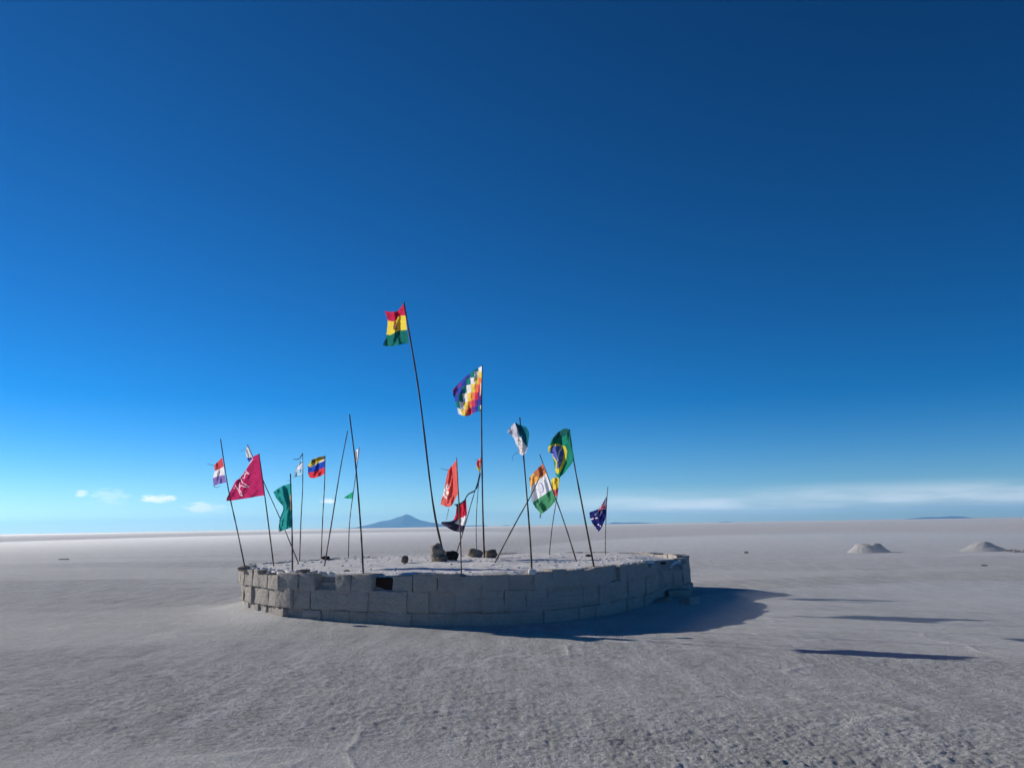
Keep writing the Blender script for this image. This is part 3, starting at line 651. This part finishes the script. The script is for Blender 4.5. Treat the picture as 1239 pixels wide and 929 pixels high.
# saffron white green
e, Y, o = make_pole((697.4,678.5),(653,549.5), 'leaning pole with orange white and green flag crossed by bare pole', G, mids=((684,636),(667,588)), mat=MAT_DARKWOOD, r=.021)
make_flag(e, Y, o, [[(657.6,560.4),(649,568),(640,578.4)],[(661.6,573),(652,580),(641,590)],[(667.6,592),(656,600),(643.8,608.2)],[(672.8,605.4),(664,615),(654,622.6)]],
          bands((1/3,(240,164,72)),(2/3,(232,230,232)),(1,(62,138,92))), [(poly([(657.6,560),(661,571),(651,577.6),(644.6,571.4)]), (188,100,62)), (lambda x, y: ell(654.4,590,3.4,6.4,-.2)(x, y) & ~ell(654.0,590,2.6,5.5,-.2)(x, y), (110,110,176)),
           (stroke([(658,580.4),(659,582)], .4), (90,110,160)), (stroke([(646,594),(649,592)], .3), (150,150,170))], nu=60, nv=66, sweep=.5, wave=.08, ph=.65)
thread(e, Y, o, [(654,622.4),(653.6,624.5),(653.4,627)], r=.014, dY=.45, name='cord_end')
make_pole((597.8,682.5),(657.8,566), 'bare pole leaning across the orange white and green flag', bare=True, mids=((622,636),(643,598)), name='bare_pole', cat='pole', r=.020)
# yellow / red scrap
e, Y, o = make_pole((664.4,672),(677.2,574), 'thin far pole with small yellow and red rag under the green flag', G, mids=((668.6,634),(674,600)), mat=MAT_WOOD, r=.018)
make_flag(e, Y, o, [[(676.8,578),(671,577.6),(666.4,580.5)],[(676,588),(671.5,588.6),(667.6,589)],[(674.4,601),(672.4,600),(670,597.6)]], (240,206,58), [(lambda x, y: y > 593 - .25*(x-667), (222,84,84)), (stroke([(669,584),(672,583),(671,587)], .4), (226,150,60))], nu=30, nv=34, sweep=.15, wave=.04, ph=.5)
# green yellow blue
e, Y, o = make_pole((718.6,685),(689,522), 'pole with green flag with yellow diamond and blue disc', G, mids=((706.5,622),(695,562)), mat=MAT_DARKWOOD, r=.024)
make_flag(e, Y-.03, o, [[(690,519.6),(683,518.4),(675,523),(667,532)],[(690.2,535),(681,535.5),(672,537.5),(662.6,545)],[(694,555),(685,554),(676,554),(668,551.5)],[(683,572.6),(679,575.6),(676,578.4),(672.4,574)]],
          (10,118,92), [(poly([(675,523),(683,518),(691,519),(690,525),(682,528),(673,531),(667,533)]), (8,74,70)), (poly([(662,545),(664,540),(668,537),(675,536.4),(679,538.4),(684.6,540),(686.4,546),(684.6,558),(679,569),(674.6,573.4),(671.6,570),(672.4,560),(669.5,554),(664,549)]), (226,202,52)),  # darker green along the top edge: shadow painted into the cloth
           (poly([(665.4,546.4),(667.2,540.4),(673,538.6),(680,540.8),(682,548),(680.4,558),(676.6,566.4),(673.8,567),(674.2,559),(671,553.6)]), (74,88,172)), (stroke([(679.6,541.2),(676.6,546.6),(675.2,553),(675.2,557.4)], .8), (206,212,228)),
           (stroke([(666.6,548.8),(668.6,549.6)], .7), (220,224,232)), (stroke([(679,553),(678.6,553.6)], .5), (200,206,226)), (stroke([(677.4,560),(677,560.6)], .5), (200,206,226)), (stroke([(672,544),(672.3,544.4)], .4), (200,206,226))], nu=70, nv=76, sweep=.35, wave=.08, ph=.05)
# dark blue with union canton and stars
e, Y, o = make_pole((732.4,672),(735.6,588.5), 'short tan pole with dark blue flag with red and white crossed canton and stars', G, mids=((732.8,640),(734.2,605)), mat=MAT_TANWOOD, r=.017)
c8 = lambda P: [(700+x/13.28, 585+y/13.28) for x, y in P]
make_flag(e, Y, o, [[(734.2,600),(728.4,609.6),(723.6,615.4),(712.4,620)],[(733.6,614),(728,620),(722,624),(714.4,630)],[(732.6,627.4),(731,631),(728,638),(724.2,643.6)]],
          (8,16,88), [(poly(c8([(450,190),(440,405),(330,450),(300,470),(320,380),(390,260)])), (232,214,222)), (poly(c8([(430,330),(437,400),(400,405),(385,385)])), (230,60,80)), (stroke(c8([(440,200),(400,330),(375,390),(320,440)]), .6), (218,40,66)), (stroke(c8([(330,370),(440,380)]), .42), (216,44,66)),
           (ell(*c8([(365,330)])[0], 1.0, 1.0), (30,34,100)), (poly(c8([(330,440),(385,410),(430,408),(430,430),(350,515),(330,500)])), (8,16,88)), (stroke(c8([(375,440),(345,510)]), .9), (226,200,216)), (stroke(c8([(435,215),(410,300)]), .35), (40,44,120)),
           (stroke(c8([(270,500),(288,478)]), .9), (232,206,214)), (stroke(c8([(208,572),(238,560)]), .9), (232,196,206)), (stroke(c8([(275,556),(298,550)]), .75), (232,206,214)), (stroke(c8([(312,655),(326,662)]), .7), (236,214,220)), (stroke(c8([(350,680),(352,684)]), .75), (236,214,220))], nu=70, nv=66, sweep=.35, wave=.06, ph=.25)

# ------------------------------------------------------------------ salt piles and far litter on the flat
def salt_pile(px0, px1, py_base, py_top, label, seed, flat=.3):
    a = on_z(px0, py_base, 0); b = on_z(px1, py_base, 0); c = (a+b)/2; rx = (b-a).length/2; top = at_y((px0+px1)/2, py_top, c.y).z
    nr, ns = 26, 72; verts = []; faces = []
    for k in range(nr+1):
        t = k/nr
        for i in range(ns):
            an = 2*math.pi*i/ns; ed = 1+.10*mnoise.noise(Vector((math.cos(an)*1.5, math.sin(an)*1.5, seed)))
            r = t*ed; prof = 1-max(0, (t-flat)/(1-flat)); prof = prof**1.15
            x = c.x + math.cos(an)*r*rx; y = c.y + math.sin(an)*r*rx*.9
            n = mnoise.fractal(Vector((x*2.2, y*2.2, seed)), 1, 2, 5)
            verts.append((x-c.x, y-c.y, top*prof*(1+.16*n) - .02*(t > .98) + (.025*n if t < .6 else 0)))
    for k in range(nr):
        for i in range(ns): j = (i+1) % ns; faces.append((k*ns+i, (k+1)*ns+i, (k+1)*ns+j, k*ns+j))
    o = link('salt_pile', mesh('salt_pile', verts, faces), MAT_PILE, label=label, category='salt pile', group='heaps of scraped salt'); o.location = (c.x, c.y, 0)
salt_pile(1024, 1080, 668, 658.2, 'flat topped heap of salt shaded on its near side', 3.1, .55)
salt_pile(1158, 1224, 666.5, 655.8, 'pointed heap of salt with one bright side, next to scattered lumps', 8.4, .26)
def small_stone(px, py, sz, label, mat, seed, cat='stone'):
    p = on_z(px, py, 0); rock('stone', p.x, p.y, -.01, sz, mat, seed, label, cat, sub=2)
small_stone(77, 677, (.7,.45,.10), 'low grey lump lying on the empty flat, opposite side from the salt heaps', MAT_CORE, 31)
small_stone(903, 669.5, (.22,.2,.14), 'tiny dark stone on the flat behind the platform', MAT_DARKROCK, 32)
small_stone(1191, 684.5, (.2,.16,.06), 'small dark stone in front of the pointed salt heap', MAT_DARKROCK, 33)
for i in range(11):
    px = 1218 + i*2.3 + rng.uniform(-1, 1); p = on_z(px, 667 + rng.uniform(-1.2, 1.6), 0)
    rock('salt_lump', p.x, p.y, -.01, (rng.uniform(.12,.3), .2, rng.uniform(.08,.16)), MAT_ROCK, 40+i*1.3, 'small dark lump strewn beside the pointed salt heap', 'lump', sub=2)['group'] = 'lumps strewn beside the pointed heap'

# ------------------------------------------------------------------ haze
m = bpy.data.materials.new('air'); m.use_nodes = True; t = m.node_tree; t.nodes.clear()
out = N('ShaderNodeOutputMaterial', t); pv = N('ShaderNodeVolumePrincipled', t); pv.inputs['Color'].default_value = (.28, .64, 1, 1); pv.inputs['Density'].default_value = 1.3e-5; pv.inputs['Anisotropy'].default_value = .38
L(pv.outputs[0], out.inputs['Volume'], t)
Hx = 92000; zt = 1200
hv = [(x, y, z) for z in (-8, zt) for x, y in ((-Hx,-Hx),(Hx,-Hx),(Hx,Hx),(-Hx,Hx))]
link('haze', mesh('haze', hv, [(3,2,1,0),(4,5,6,7),(0,1,5,4),(1,2,6,5),(2,3,7,6),(3,0,4,7)], False), m, kind='stuff', label='thin pale blue air over the salt flat')

# ------------------------------------------------------------------ salt dust blowing low over the flat
def dust(c, r, dens, label):
    m = bpy.data.materials.new('salt_dust'); m.use_nodes = True; t = m.node_tree; t.nodes.clear()
    out = N('ShaderNodeOutputMaterial', t); pv = N('ShaderNodeVolumePrincipled', t); pv.inputs['Color'].default_value = (1, .985, .97, 1); pv.inputs['Density'].default_value = dens; pv.inputs['Anisotropy'].default_value = .5
    L(pv.outputs[0], out.inputs['Volume'], t)
    bm = bmesh.new(); bmesh.ops.create_icosphere(bm, subdivisions=4, radius=1); me = bpy.data.meshes.new('blowing_dust'); bm.to_mesh(me); bm.free()
    o = link('blowing_dust', me, m, kind='stuff', label=label); o.location = c; o.scale = r
dust((-46, 150, 0), (52, 138, .55), .013, 'thin salt dust blowing low over the flat on the sunny side')
dust((24, 52, 0), (24, 40, .70), .020, 'thin salt dust blowing low around the salt heaps')
dust((9.5, 14.5, 0), (7.5, 6.5, .36), .085, 'thin salt dust drifting over the long flag shadows')
dust((0, 1500, 0), (3000, 1430, 1.3), .0014, 'far veil of salt dust in front of the horizon')
